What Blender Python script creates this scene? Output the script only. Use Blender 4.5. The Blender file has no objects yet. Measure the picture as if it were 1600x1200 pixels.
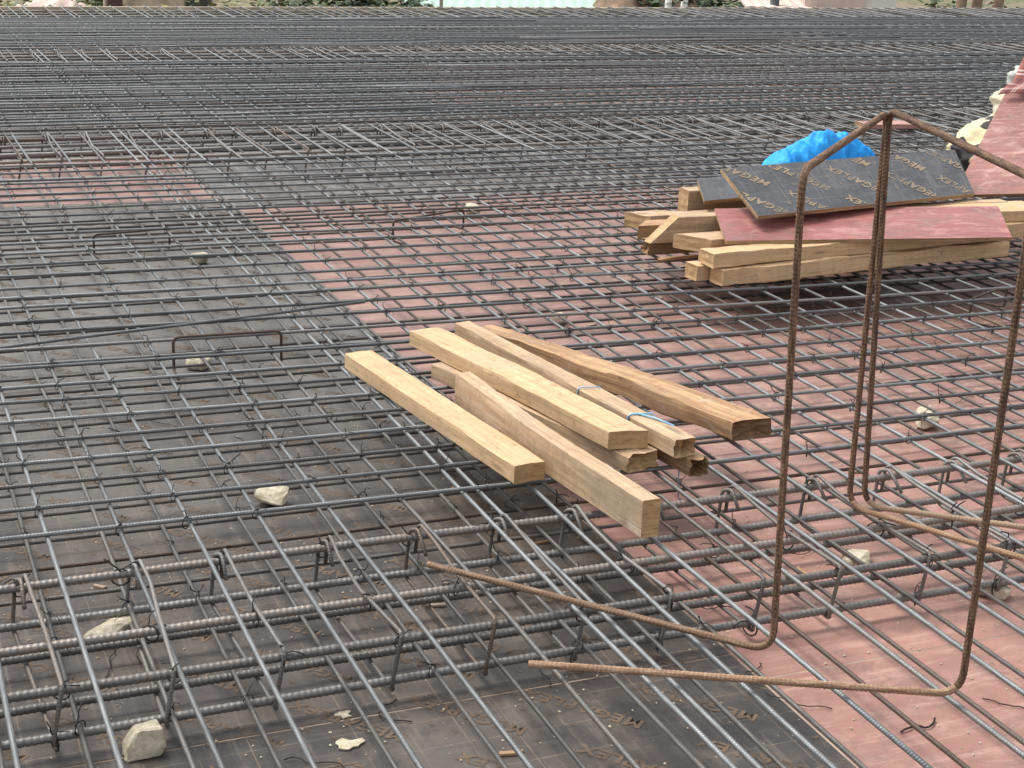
import bpy, bmesh, math, random
import numpy as np
from mathutils import Vector, Matrix, noise
S = bpy.context.scene
COL = S.collection
rnd = random.Random(7)
R = math.radians

# ------------------------------------------------------------------ camera
F_PX, PITCH, ROLL, YAW, CAM_H = 2489.32412, 0.316207028, 0.0384137372, 0.401041623, 1.785
def cam_rows():
    c, s = math.cos(PITCH), math.sin(PITCH)
    M = np.array([[1, 0, 0], [0, -s, -c], [0, c, -s]])
    cr, sr = math.cos(ROLL), math.sin(ROLL)
    Rr = np.array([[cr, -sr, 0], [sr, cr, 0], [0, 0, 1]])
    cy, sy = math.cos(YAW), math.sin(YAW)
    Ry = np.array([[cy, -sy, 0], [sy, cy, 0], [0, 0, 1]])
    return Rr @ M @ Ry
CR = cam_rows()
cd = bpy.data.cameras.new('camera')
cam = bpy.data.objects.new('camera', cd); COL.objects.link(cam)
cd.sensor_width = 36; cd.lens = 36 * F_PX / 1600; cd.clip_start = 0.05; cd.clip_end = 2000
mx = Matrix.Identity(4)
for i in range(3):
    mx[i][0] = CR[0][i]; mx[i][1] = -CR[1][i]; mx[i][2] = -CR[2][i]
mx.translation = (0, 0, CAM_H)
cam.matrix_world = mx
S.camera = cam

# ------------------------------------------------------------------ light
SUN_EL, SUN_AZ = R(62), R(-40)
S.world = bpy.data.worlds.new('World'); S.world.use_nodes = True
wt = S.world.node_tree; wt.nodes.clear()
wo = wt.nodes.new('ShaderNodeOutputWorld'); wb = wt.nodes.new('ShaderNodeBackground')
sk = wt.nodes.new('ShaderNodeTexSky'); sk.sky_type = 'NISHITA'; sk.sun_disc = False
sk.sun_elevation = SUN_EL; sk.sun_rotation = SUN_AZ; sk.dust_density = 3.0; sk.air_density = 1.0
hs = wt.nodes.new('ShaderNodeHueSaturation'); hs.inputs['Saturation'].default_value = 0.2
wt.links.new(sk.outputs[0], hs.inputs['Color']); wt.links.new(hs.outputs[0], wb.inputs['Color'])
wt.links.new(wb.outputs[0], wo.inputs['Surface']); wb.inputs['Strength'].default_value = 0.15
sl = bpy.data.lights.new('sun', 'SUN'); sl.energy = 1.5; sl.angle = R(22); sl.color = (1.0, .96, .9)
so = bpy.data.objects.new('sun', sl); COL.objects.link(so)
sd = Vector((math.sin(SUN_AZ) * math.cos(SUN_EL), math.cos(SUN_AZ) * math.cos(SUN_EL), math.sin(SUN_EL)))
so.rotation_euler = (-sd).to_track_quat('-Z', 'Y').to_euler(); so.location = (0, 0, 20)
S.view_settings.view_transform = 'Standard'; S.view_settings.look = 'None'
S.view_settings.exposure = 0.78; S.view_settings.gamma = 1

# ------------------------------------------------------------------ material helpers
class NT:
    def __init__(s, name):
        s.m = bpy.data.materials.new(name); s.m.use_nodes = True
        s.t = s.m.node_tree; s.b = s.t.nodes['Principled BSDF']; s.o = s.t.nodes['Material Output']
    def n(s, typ, **kw):
        nd = s.t.nodes.new('ShaderNode' + typ)
        for k, v in kw.items(): setattr(nd, k, v)
        return nd
    def l(s, a, b): s.t.links.new(a, b)
    def uv(s): return s.n('TexCoord').outputs['UV']
    def obj(s): return s.n('TexCoord').outputs['Object']
    def rand(s): return s.n('ObjectInfo').outputs['Random']
    def island(s): return s.n('NewGeometry').outputs['Random Per Island']
    def mapp(s, vec, scale=(1, 1, 1), loc=(0, 0, 0), rot=(0, 0, 0)):
        m = s.n('Mapping'); s.l(vec, m.inputs['Vector'])
        m.inputs['Scale'].default_value = scale; m.inputs['Location'].default_value = loc; m.inputs['Rotation'].default_value = rot
        return m.outputs[0]
    def math(s, op, a, b=0.0, clamp=False):
        m = s.n('Math', operation=op, use_clamp=clamp)
        for i, v in enumerate((a, b)):
            if isinstance(v, (int, float)): m.inputs[i].default_value = v
            else: s.l(v, m.inputs[i])
        return m.outputs[0]
    def offset(s, vec, val, k=37.0):
        v = s.n('VectorMath', operation='ADD'); s.l(vec, v.inputs[0])
        c = s.n('CombineXYZ'); q = s.math('MULTIPLY', val, k)
        for i in range(3): s.l(q, c.inputs[i])
        s.l(c.outputs[0], v.inputs[1]); return v.outputs[0]
    def noise(s, vec, scale, detail=4, rough=.55, dist=0):
        t = s.n('TexNoise'); s.l(vec, t.inputs['Vector']); t.inputs['Scale'].default_value = scale
        t.inputs['Detail'].default_value = detail; t.inputs['Roughness'].default_value = rough
        t.inputs['Distortion'].default_value = dist
        return t.outputs['Fac']
    def ramp(s, fac, stops):
        r = s.n('ValToRGB'); s.l(fac, r.inputs[0]); e = r.color_ramp.elements
        while len(e) < len(stops): e.new(0.5)
        for q, (p, c) in zip(e, stops):
            q.position = p; q.color = (c, c, c, 1) if isinstance(c, (int, float)) else (*c, 1)
        return r.outputs[0]
    def mix(s, fac, a, b, mode='MIX'):
        m = s.n('Mix', data_type='RGBA', blend_type=mode)
        if isinstance(fac, (int, float)): m.inputs[0].default_value = fac
        else: s.l(fac, m.inputs[0])
        for i, v in ((6, a), (7, b)):
            if isinstance(v, (tuple, list)): m.inputs[i].default_value = (*v, 1)
            else: s.l(v, m.inputs[i])
        return m.outputs[2]
    def bump(s, h, strength=.4, dist=.002):
        b = s.n('Bump'); b.inputs['Strength'].default_value = strength; b.inputs['Distance'].default_value = dist
        s.l(h, b.inputs['Height']); s.l(b.outputs[0], s.b.inputs['Normal'])
    def col(s, c):
        if isinstance(c, tuple): s.b.inputs['Base Color'].default_value = (*c, 1)
        else: s.l(c, s.b.inputs['Base Color'])
    def set(s, **kw):
        for k, v in kw.items():
            k = k.replace('_', ' ')
            if isinstance(v, (int, float)): s.b.inputs[k].default_value = v
            else: s.l(v, s.b.inputs[k])

def steel(name, ca, cb, crust, metallic, rough, rustlo=.58, pitch=.0085, bumps=.5):
    m = NT(name); u = m.uv(); ov = m.offset(u, m.rand())
    n1 = m.noise(m.mapp(ov, (6, 3, 1)), 3.0, 5, .6)
    n2 = m.noise(m.mapp(ov, (60, 6, 1)), 3.0, 3, .6)
    c = m.mix(m.ramp(n1, [(.3, 0.), (.7, 1.)]), ca, cb)
    rv = m.math('MULTIPLY', m.math('POWER', m.rand(), 3.0), .22)
    rf = m.ramp(m.math('ADD', m.math('MULTIPLY', n1, .5), m.math('ADD', m.math('MULTIPLY', n2, .5), rv)), [(rustlo, 0.), (rustlo + .14, 1.)])
    c = m.mix(rf, c, crust)
    br = m.n('HueSaturation'); m.l(c, br.inputs['Color']); m.l(m.math('ADD', m.math('MULTIPLY', m.math('FRACT', m.math('MULTIPLY', m.rand(), 7.3)), .55), .68), br.inputs['Value'])
    m.col(br.outputs[0])
    m.set(Metallic=metallic, Roughness=m.ramp(n2, [(.3, rough - .1), (.7, rough + .15)]))
    sp = m.n('SeparateXYZ'); m.l(u, sp.inputs[0])
    ph = m.math('ADD', m.math('MULTIPLY', sp.outputs[0], 2 * math.pi / pitch), m.math('MULTIPLY', m.math('ABSOLUTE', m.math('SUBTRACT', sp.outputs[1], .5)), 9.0))
    rib = m.math('POWER', m.math('ADD', m.math('MULTIPLY', m.math('SINE', ph), .5), .5), 3.0)
    m.bump(m.math('ADD', rib, m.math('MULTIPLY', n2, .5)), bumps, .0012)
    return m.m
M = {}
M['steel'] = steel('grey_steel', (.118, .124, .127), (.265, .275, .275), (.17, .125, .095), .55, .46, .66)
M['steel_low'] = steel('dull_steel', (.085, .08, .075), (.18, .17, .158), (.16, .11, .08), .5, .52, .6)
M['steel_big'] = steel('mill_steel', (.16, .155, .148), (.31, .30, .285), (.24, .18, .14), .5, .5, .56, bumps=.12)
M['steel_tie'] = steel('stirrup_steel', (.11, .10, .092), (.25, .235, .22), (.12, .08, .055), .4, .52, .58)
M['rust'] = steel('rusty_steel', (.065, .036, .024), (.135, .074, .044), (.27, .16, .09), .1, .8, .58, bumps=.25)
M['rust_light'] = steel('light_rusty_steel', (.19, .11, .065), (.33, .205, .125), (.46, .32, .22), .1, .8, .54, bumps=.25)
M['rust_dark'] = steel('dark_chair_steel', (.07, .045, .035), (.12, .08, .06), (.16, .09, .05), .25, .6, .6)
def simple(name, c, rough=.6, metallic=0.0, var=.25, scale=8):
    m = NT(name); n = m.noise(m.offset(m.obj(), m.rand()), scale, 5, .6)
    m.col(m.mix(m.ramp(n, [(.3, 0.), (.7, 1.)]), tuple(q * (1 - var) for q in c), tuple(min(1, q * (1 + var)) for q in c)))
    m.set(Roughness=rough, Metallic=metallic); m.bump(n, .3, .01); return m.m
M['wire'] = simple('black_wire', (.025, .02, .018), .5, .4)

def wood(name, light, dark, rough_saw=.3, stain=None):
    m = NT(name); u = m.offset(m.uv(), m.rand())
    g1 = m.noise(m.mapp(u, (1.2, 28, 1)), 2.2, 6, .65, .6)
    g2 = m.noise(m.mapp(u, (3, 110, 1)), 2.0, 4, .6)
    bl = m.noise(m.mapp(u, (2.5, 7, 1)), 1.6, 4, .6)
    sawn = m.noise(m.mapp(u, (160, 4, 1)), 1.0, 3, .6)
    c = m.mix(m.ramp(g1, [(.40, 0.), (.60, 1.)]), dark, light)
    c = m.mix(m.math('MULTIPLY', m.ramp(g2, [(.48, 0.), (.6, 1.)]), .35), c, tuple(q * .62 for q in dark))
    c = m.mix(m.math('MULTIPLY', m.ramp(bl, [(.5, 0.), (.63, 1.)]), .55), c, stain or tuple(q * .72 for q in light))
    sp = m.noise(m.mapp(u, (30, 60, 1)), 1.0, 5, .75)
    c = m.mix(m.math('MULTIPLY', m.ramp(sp, [(.57, 0.), (.65, 1.)]), .6), c, tuple(q * .42 for q in dark))
    bd = m.noise(m.mapp(u, (22, 1.5, 1)), 1.0, 4, .7)
    c = m.mix(m.math('MULTIPLY', m.ramp(bd, [(.48, 0.), (.6, 1.)]), .25), c, tuple(q * .7 for q in dark))
    kn = m.n('TexVoronoi'); m.l(m.mapp(u, (2.6, 13, 1)), kn.inputs['Vector']); kn.inputs['Scale'].default_value = 1.0
    c = m.mix(m.math('MULTIPLY', m.ramp(kn.outputs['Distance'], [(.06, 1.), (.15, 0.)]), .6), c, tuple(q * .35 for q in dark))
    cr = m.noise(m.mapp(u, (1.1, 75, 1), (9, 4, 0)), 1.0, 3, .6)
    c = m.mix(m.math('MULTIPLY', m.ramp(cr, [(.66, 0.), (.70, 1.)]), .65), c, tuple(q * .3 for q in dark))
    cem = m.noise(m.mapp(u, (4, 9, 1), (2, 7, 0)), 2.0, 6, .8)
    c = m.mix(m.math('MULTIPLY', m.ramp(cem, [(.59, 0.), (.66, 1.)]), .35), c, (.5, .47, .42))
    m.col(c); m.set(Roughness=.75)
    m.bump(m.math('ADD', m.math('MULTIPLY', g2, .8), m.math('ADD', m.math('MULTIPLY', sawn, rough_saw), g1)), .5, .002)
    return m.m
M['wood_pale'] = wood('pale_sawn_wood', (.655, .45, .255), (.55, .36, .195), .3, (.54, .375, .23))
M['wood_mid'] = wood('weathered_sawn_wood', (.60, .43, .27), (.43, .285, .165), .6, (.36, .28, .2))
M['wood_brown'] = wood('brown_rough_wood', (.56, .35, .18), (.34, .19, .095), .8, (.26, .175, .11))
M['wood_old'] = wood('old_stained_wood', (.42, .27, .14), (.24, .14, .07), .8, (.16, .13, .09))
M['end_pale'] = wood('pale_end_grain', (.60, .40, .21), (.44, .27, .13), .9)
M['end_brown'] = wood('brown_end_grain', (.3, .17, .08), (.14, .075, .035), .9)
M['ply_edge'] = wood('plywood_edge', (.42, .27, .14), (.2, .12, .06), .6)

def film_black(name, c0, c1, dirt, dirtamt, lines=True, lw=.022, far_grey=False):
    m = NT(name); u = m.uv(); isl = m.island()
    n1 = m.noise(u, 1.3, 6, .65); n2 = m.noise(u, 9.0, 5, .7); n3 = m.noise(m.mapp(u, (3, 30, 1)), 2.0, 4, .6)
    c = m.mix(m.ramp(n2, [(.42, 0.), (.58, 1.)]), c0, c1)
    c = m.mix(m.math('MULTIPLY', m.ramp(n1, [(.42, 0.), (.58, 1.)]), dirtamt), c, dirt)
    c = m.mix(m.math('MULTIPLY', isl, .35), c, dirt)
    c = m.mix(m.math('MULTIPLY', m.ramp(n3, [(.56, 0.), (.7, 1.)]), .35), c, tuple(q * 1.9 for q in dirt))
    if lines:
        sp = m.n('SeparateXYZ'); m.l(u, sp.inputs[0])
        ls = None
        for i in (0, 1):
            f = m.math('FRACT', m.math('MULTIPLY', sp.outputs[i], 9.0))
            q = m.math('LESS_THAN', f, lw)
            ls = q if ls is None else m.math('MAXIMUM', ls, q)
        c = m.mix(m.math('MULTIPLY', m.math('MULTIPLY', ls, .75), m.ramp(n2, [(.35, 0.), (.6, 1.)])), c, (.26, .2, .14))
    sm = m.noise(m.mapp(u, (1, 1, 1), rot=(0, 0, .6)), 4.5, 7, .8, .5)
    c = m.mix(m.math('MULTIPLY', m.ramp(sm, [(.50, 0.), (.58, 1.)]), .5), c, tuple(q * 1.45 for q in dirt))
    st = m.noise(m.mapp(u, (30, 1.2, 1), rot=(0, 0, .25)), 1.0, 5, .75)
    c = m.mix(m.math('MULTIPLY', m.ramp(st, [(.54, 0.), (.62, 1.)]), .4), c, tuple(q * 2.2 for q in dirt))
    dk = m.noise(m.mapp(u, (1, 1, 1), (3, 8, 0)), 2.6, 6, .75)
    c = m.mix(m.math('MULTIPLY', m.ramp(dk, [(.5, 0.), (.59, 1.)]), .6), c, tuple(q * .55 for q in c0))
    if far_grey:  # mixes in a paler grey, stronger with distance along Y, broken by noise
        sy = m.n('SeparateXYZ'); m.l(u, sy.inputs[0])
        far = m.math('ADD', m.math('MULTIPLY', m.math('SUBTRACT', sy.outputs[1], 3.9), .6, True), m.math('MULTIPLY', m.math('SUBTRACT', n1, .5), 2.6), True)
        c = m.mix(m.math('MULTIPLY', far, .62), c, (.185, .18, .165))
    sp2 = m.noise(u, 60, 2, .5)
    c = m.mix(m.ramp(sp2, [(.73, 0.), (.78, 1.)]), c, (.42, .38, .32))
    m.col(c); m.set(Roughness=m.ramp(n2, [(.3, .38), (.7, .62)])); m.bump(n2, .15, .004); return m.m
M['film_black'] = film_black('black_film_plywood', (.034, .031, .030), (.056, .050, .046), (.088, .068, .054), .7, far_grey=True)
M['film_grey'] = film_black('dusty_black_film_plywood', (.075, .075, .073), (.12, .118, .112), (.18, .172, .16), .7, False)
M['film_board'] = film_black('clean_black_film_plywood', (.028, .031, .036), (.042, .046, .052), (.055, .056, .058), .3, True, .028)
def film_red(name, base, dark, light):
    m = NT(name); u = m.uv(); isl = m.island()
    n1 = m.noise(u, 3.2, 6, .7); n2 = m.noise(m.mapp(u, (3.5, 8, 1), rot=(0, 0, .7)), 1.6, 6, .75, .8); n3 = m.noise(u, 22, 4, .7)
    c = m.mix(m.ramp(n1, [(.40, 0.), (.56, 1.)]), dark, base)
    c = m.mix(m.math('MULTIPLY', m.ramp(n2, [(.5, 0.), (.60, 1.)]), .8), c, light)
    c = m.mix(m.math('MULTIPLY', m.ramp(n3, [(.55, 0.), (.75, 1.)]), .3), c, light)
    c = m.mix(m.math('MULTIPLY', isl, .4), c, light)
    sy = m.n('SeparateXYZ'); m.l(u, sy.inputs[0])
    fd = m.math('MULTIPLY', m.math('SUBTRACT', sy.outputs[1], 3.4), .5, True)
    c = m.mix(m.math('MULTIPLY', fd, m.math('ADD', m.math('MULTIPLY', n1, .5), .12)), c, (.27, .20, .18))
    big = m.noise(u, .8, 4, .6)
    c = m.mix(m.math('MULTIPLY', m.ramp(big, [(.46, 0.), (.56, 1.)]), .38), c, tuple(q * .8 for q in dark))
    st = m.noise(m.mapp(u, (1.5, 26, 1), rot=(0, 0, -.2)), 1.0, 6, .8, .3)
    c = m.mix(m.math('MULTIPLY', m.ramp(st, [(.54, 0.), (.61, 1.)]), .5), c, tuple(min(1, q * 1.15) for q in light))
    gr = m.noise(m.mapp(u, (1, 1, 1), (5, 2, 0)), 5.5, 6, .75)
    c = m.mix(m.math('MULTIPLY', m.ramp(gr, [(.52, 0.), (.60, 1.)]), .42), c, (.17, .12, .10))
    sp = m.noise(u, 70, 2, .5); c = m.mix(m.ramp(sp, [(.74, 0.), (.78, 1.)]), c, (.55, .45, .4))
    m.col(c); m.set(Roughness=m.ramp(n1, [(.3, .36), (.7, .6)])); m.bump(n3, .12, .003); return m.m
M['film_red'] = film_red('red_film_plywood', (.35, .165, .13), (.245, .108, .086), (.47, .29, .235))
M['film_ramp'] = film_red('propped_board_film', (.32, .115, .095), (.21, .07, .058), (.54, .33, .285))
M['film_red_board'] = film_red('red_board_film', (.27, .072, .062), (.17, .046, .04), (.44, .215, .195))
def printm(name, c):
    m = NT(name); n = m.noise(m.obj(), 5.0, 5, .7); m.col(m.mix(m.ramp(m.noise(m.obj(), 30, 3), [(.3, 0.), (.7, 1.)]), c, tuple(q * .65 for q in c)))
    m.set(Roughness=.6, Alpha=m.ramp(n, [(.34, .08), (.52, .9)])); return m.m
M['print'] = printm('tan_print', (.175, .115, .07))
M['print_board'] = printm('tan_board_print', (.33, .24, .15))
def stone_mat():
    m = NT('cream_stone'); n = m.noise(m.offset(m.obj(), m.rand()), 45, 6, .75); n2 = m.noise(m.offset(m.obj(), m.rand()), 7, 4, .6)
    c = m.mix(m.ramp(n, [(.38, 0.), (.58, 1.)]), (.40, .34, .23), (.63, .57, .44)); c = m.mix(m.ramp(n2, [(.52, 0.), (.72, .6)]), c, (.35, .26, .15))
    m.col(c); m.set(Roughness=.9); m.bump(n, .6, .004); return m.m
M['stone'] = stone_mat()
M['seam'] = simple('dusty_seam', (.34, .26, .2), .9, 0, .5, 6)

# ------------------------------------------------------------------ object helpers
def link(o): COL.objects.link(o); return o
def tag(o, label=None, cat=None, group=None, kind=None):
    if label: o['label'] = label
    if cat: o['category'] = cat
    if group: o['group'] = group
    if kind: o['kind'] = kind
    return o
def make(name, me, mat=None, parent=None):
    if mat is not None:
        for q in (mat if isinstance(mat, (list, tuple)) else [mat]): me.materials.append(M[q] if isinstance(q, str) else q)
    o = link(bpy.data.objects.new(name, me))
    if parent: o.parent = parent
    return o
def empty(name, loc=(0, 0, 0)):
    o = link(bpy.data.objects.new(name, None)); o.location = loc; o.empty_display_size = .1; return o
def smooth(me): me.polygons.foreach_set('use_smooth', [True] * len(me.polygons))

def sweep(pts, r, sides=8, pitch=0, ribh=0, close=True, per=4):
    """verts, faces, uvs(per loop) of a round bar along pts; pitch/ribh give real deformation ribs"""
    P = np.array(pts, float)
    seg = np.linalg.norm(np.diff(P, axis=0), axis=1); L = np.concatenate([[0], np.cumsum(seg)])
    if pitch:
        n = max(2, int(L[-1] / pitch * per)); t = np.linspace(0, L[-1], n + 1)
        P = np.stack([np.interp(t, L, P[:, i]) for i in range(3)], 1); L = t
    T = np.gradient(P, axis=0); T /= np.linalg.norm(T, axis=1)[:, None]
    up = np.array([0, 0, 1.0]) if abs(T[0][2]) < .9 else np.array([1.0, 0, 0])
    N = np.zeros_like(P); nv = up - T[0] * (up @ T[0]); nv /= np.linalg.norm(nv); N[0] = nv
    for i in range(1, len(P)):
        nv = nv - T[i] * (nv @ T[i]); nv /= np.linalg.norm(nv); N[i] = nv
    B = np.cross(T, N)
    a = np.arange(sides) / sides * 2 * math.pi
    rr = np.full((len(P), sides), r)
    if pitch:
        half = np.minimum(a, 2 * math.pi - a) / math.pi           # 0 top .. 1 bottom
        ph = L[:, None] / pitch * 2 * math.pi + np.where(a < math.pi, a, -a)[None, :] * .9
        rr = r + ribh * (np.clip(np.cos(ph), 0, 1) ** 1.0) * (np.abs(np.sin(a))[None, :] * .35 + .65)
        rr[0] = r * .97; rr[-1] = r * .97
    V = P[:, None, :] + rr[:, :, None] * (np.cos(a)[None, :, None] * N[:, None, :] + np.sin(a)[None, :, None] * B[:, None, :])
    V = V.reshape(-1, 3)
    n = len(P); F = []; UV = []
    for i in range(n - 1):
        for k in range(sides):
            k2 = (k + 1) % sides
            F.append((i * sides + k, i * sides + k2, (i + 1) * sides + k2, (i + 1) * sides + k))
            UV += [(L[i], k / sides), (L[i], (k + 1) / sides), (L[i + 1], (k + 1) / sides), (L[i + 1], k / sides)]
    if close:
        F.append(tuple(range(sides - 1, -1, -1))); UV += [(0, 0)] * sides
        F.append(tuple((n - 1) * sides + k for k in range(sides))); UV += [(0, 0)] * sides
    return V, F, UV
class MB:
    def __init__(s): s.V = []; s.F = []; s.U = []; s.I = []; s.n = 0
    def add(s, V, F, U=None, mi=0):
        s.V.append(np.asarray(V, float)); 
        for f in F: s.F.append(tuple(int(q) + s.n for q in f)); s.I.append(mi)
        s.U += list(U) if U is not None else [(0, 0)] * sum(len(f) for f in F)
        s.n += len(V); return s
    def bar(s, pts, r, sides=8, mi=0, **k): return s.add(*sweep(pts, r, sides, **k), mi=mi)
    def mesh(s, name, sm=True):
        me = bpy.data.meshes.new(name); me.from_pydata(np.concatenate(s.V).tolist(), [], s.F)
        uv = me.uv_layers.new(name='UVMap'); uv.data.foreach_set('uv', np.array(s.U, float).ravel())
        me.polygons.foreach_set('material_index', s.I)
        if sm: smooth(me)
        me.update(); return me
def fillet(pts, rad, n=5):
    out = [np.array(pts[0], float)]
    for i in range(1, len(pts) - 1):
        a, b, c = (np.array(q, float) for q in pts[i - 1:i + 2])
        d1 = (a - b) / np.linalg.norm(a - b); d2 = (c - b) / np.linalg.norm(c - b)
        rr = min(rad, np.linalg.norm(a - b) * .45, np.linalg.norm(c - b) * .45)
        p0, p2 = b + d1 * rr, b + d2 * rr
        for k in range(n + 1):
            t = k / n; out.append((1 - t) ** 2 * p0 + 2 * t * (1 - t) * b + t * t * p2)
    out.append(np.array(pts[-1], float)); return out
def nz(x, y=0, z=0): return noise.noise((x, y, z))

# ------------------------------------------------------------------ setting: ground and formwork floor
Z_A, Z_B, Z_BT, Z_ST = .174, .162, .147, .165        # upper mat crosswise / lengthwise, beam top bars, stirrup top
Z_LA, Z_LB, Z_BB = .040, .060, .046                  # lower mat, beam bottom bars
def rects(name, rs, mat, z=0.0, kind='structure'):
    mb = MB()
    for x0, y0, x1, y1 in rs:
        dz = rnd.uniform(-.0004, .0004)
        mb.add([(x0, y0, z + dz), (x1, y0, z + dz), (x1, y1, z + dz), (x0, y1, z + dz)], [(0, 1, 2, 3)], [(x0, y0), (x1, y0), (x1, y1), (x0, y1)])
    o = make(name, mb.mesh(name, False), mat); o['kind'] = kind; return o
def tile(x0, y0, x1, y1, xs, ys):
    X = [x0] + [q for q in xs if x0 + .05 < q < x1 - .05] + [x1]; Y = [y0] + [q for q in ys if y0 + .05 < q < y1 - .05] + [y1]
    g = .0032
    return [(a + g, c + g, b - g, d - g) for a, b in zip(X, X[1:]) for c, d in zip(Y, Y[1:])]
xs = [1.85 + 2.44 * k for k in range(-3, 10)]; xs2 = [.63 + 2.44 * k for k in range(-2, 10)]
ys = [2.82 + 1.22 * k for k in range(-4, 16)]; ys2 = [2.25 + 1.22 * k for k in range(-3, 16)]
black = tile(-3.0, -1.0, 1.85, 8.45, [.63 - 1.22 * k for k in range(4)], [2.95 + 2.44 * k for k in range(-2, 4)])
red = tile(1.85, -1.0, 12.0, 8.22, xs2, ys)
red += tile(-3.0, 8.45, 1.82, 9.67, xs, ys) + tile(4.2, 11.2, 8.9, 12.42, xs, ys) + tile(6.0, 13.9, 9.5, 14.6, xs, ys)
grey = tile(1.82, 8.22, 19.0, 9.67, xs, ys) + tile(12, -1, 19, 8.22, xs, ys) + tile(-3.0, 9.67, 19.0, 11.2, xs2, ys2) + tile(-3, 11.2, 4.2, 12.42, xs, ys) + tile(8.9, 11.2, 19, 12.42, xs2, ys) + tile(-3, 12.42, 19, 13.9, xs, ys2) + tile(-3, 13.9, 6.0, 14.6, xs, ys2) + tile(9.5, 13.9, 19, 14.6, xs, ys2) + tile(-3, 14.6, 19, 18.05, xs2, ys2)
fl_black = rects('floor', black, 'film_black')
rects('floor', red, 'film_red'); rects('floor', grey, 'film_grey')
rects('floor_underside', [(-3.1, -1.1, 19.1, 18.08)], 'seam', -.0012)
def ground_mat():
    m = NT('dry_earth'); n = m.noise(m.obj(), .35, 6, .65); n2 = m.noise(m.obj(), 3, 6, .7)
    c = m.mix(m.ramp(n, [(.4, 0.), (.6, 1.)]), (.20, .15, .10), (.12, .13, .06)); c = m.mix(m.ramp(n2, [(.5, 0.), (.75, .7)]), c, (.36, .31, .25))
    m.col(c); m.set(Roughness=.95); m.bump(n2, .5, .2); return m.m
M['earth'] = ground_mat()
g = MB(); gz = -4.2
g.add([(-600, -600, gz), (600, -600, gz), (600, 900, gz), (-600, 900, gz)], [(0, 1, 2, 3)], [(0, 0), (1, 0), (1, 1), (0, 1)])
make('ground', g.mesh('ground', False), 'earth')['kind'] = 'structure'

# ------------------------------------------------------------------ printed lettering on the black film
def word_mesh(body, size, bold):
    cu = bpy.data.curves.new('word', 'FONT'); cu.font = bpy.data.fonts.load('<builtin>')
    cu.body = body; cu.size = size; cu.offset = bold; cu.align_x = 'CENTER'; cu.align_y = 'CENTER'; cu.resolution_u = 2; cu.space_character = 1.12
    o = link(bpy.data.objects.new('word', cu)); bpy.context.view_layer.update()
    ev = o.evaluated_get(bpy.context.evaluated_depsgraph_get()); me = ev.to_mesh()
    V = np.array([v.co[:] for v in me.vertices]); F = [tuple(p.vertices) for p in me.polygons]
    ev.to_mesh_clear(); bpy.data.objects.remove(o); bpy.data.curves.remove(cu)
    V[:, 0] *= 1.12
    return V, F
W_BIG = word_mesh('MEGAPLEX', .066, .0022); W_STAR = word_mesh('*   *   *', .05, .001)
def lettering(name, x0, y0, x1, y1, ang, mat, z, parent, mtx=None, row=.225, per=.62, sc=1.0):
    bm = bmesh.new()
    ca, sa = math.cos(ang), math.sin(ang); n = 14
    cx, cy = (x0 + x1) / 2, (y0 + y1) / 2; ext = math.hypot(x1 - x0, y1 - y0) / 2 + .4
    k = int(ext / row) + 1
    for i in range(-k, k + 1):
        for j in range(-int(ext / per) - 1, int(ext / per) + 2):
            for W, du, dv in ((W_BIG, 0, 0), (W_STAR, .05, row * .42)):
                u = j * per + (i % 2) * per * .5 + du; v = i * row + dv
                px, py = cx + u * ca - v * sa, cy + u * sa + v * ca
                if not (x0 - .25 < px < x1 + .25 and y0 - .25 < py < y1 + .25): continue
                P = W[0] * sc; X = px + P[:, 0] * ca - P[:, 1] * sa; Y = py + P[:, 0] * sa + P[:, 1] * ca
                if X.max() < x0 or X.min() > x1 or Y.max() < y0 or Y.min() > y1: continue
                vs = [bm.verts.new((a, b, 0)) for a, b in zip(X, Y)]
                for f in W[1]:
                    try: bm.faces.new([vs[q] for q in f])
                    except ValueError: pass
    for co, no in (((x0 + .01, 0, 0), (-1, 0, 0)), ((x1 - .01, 0, 0), (1, 0, 0)), ((0, y0 + .01, 0), (0, -1, 0)), ((0, y1 - .01, 0), (0, 1, 0))):
        bmesh.ops.bisect_plane(bm, geom=bm.verts[:] + bm.edges[:] + bm.faces[:], plane_co=co, plane_no=no, clear_outer=True)
    for v in bm.verts: v.co = mtx(v.co.x, v.co.y, z) if mtx else Vector((v.co.x, v.co.y, z))
    me = bpy.data.meshes.new(name); bm.to_mesh(me); bm.free()
    tgt = parent.data; tgt.materials.append(M[mat]); mi = len(tgt.materials) - 1      # printed on the film: same mesh as its panel
    b2 = bmesh.new(); b2.from_mesh(tgt); k0 = len(b2.faces); b2.from_mesh(me); b2.faces.ensure_lookup_table()
    for f in b2.faces[k0:]: f.material_index = mi
    b2.to_mesh(tgt); b2.free(); bpy.data.meshes.remove(me)
lettering('printed_lettering', -.4, 1.6, 1.85, 8.45, R(131), 'print', .0014, fl_black, None, .155, .42, .74)

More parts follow.
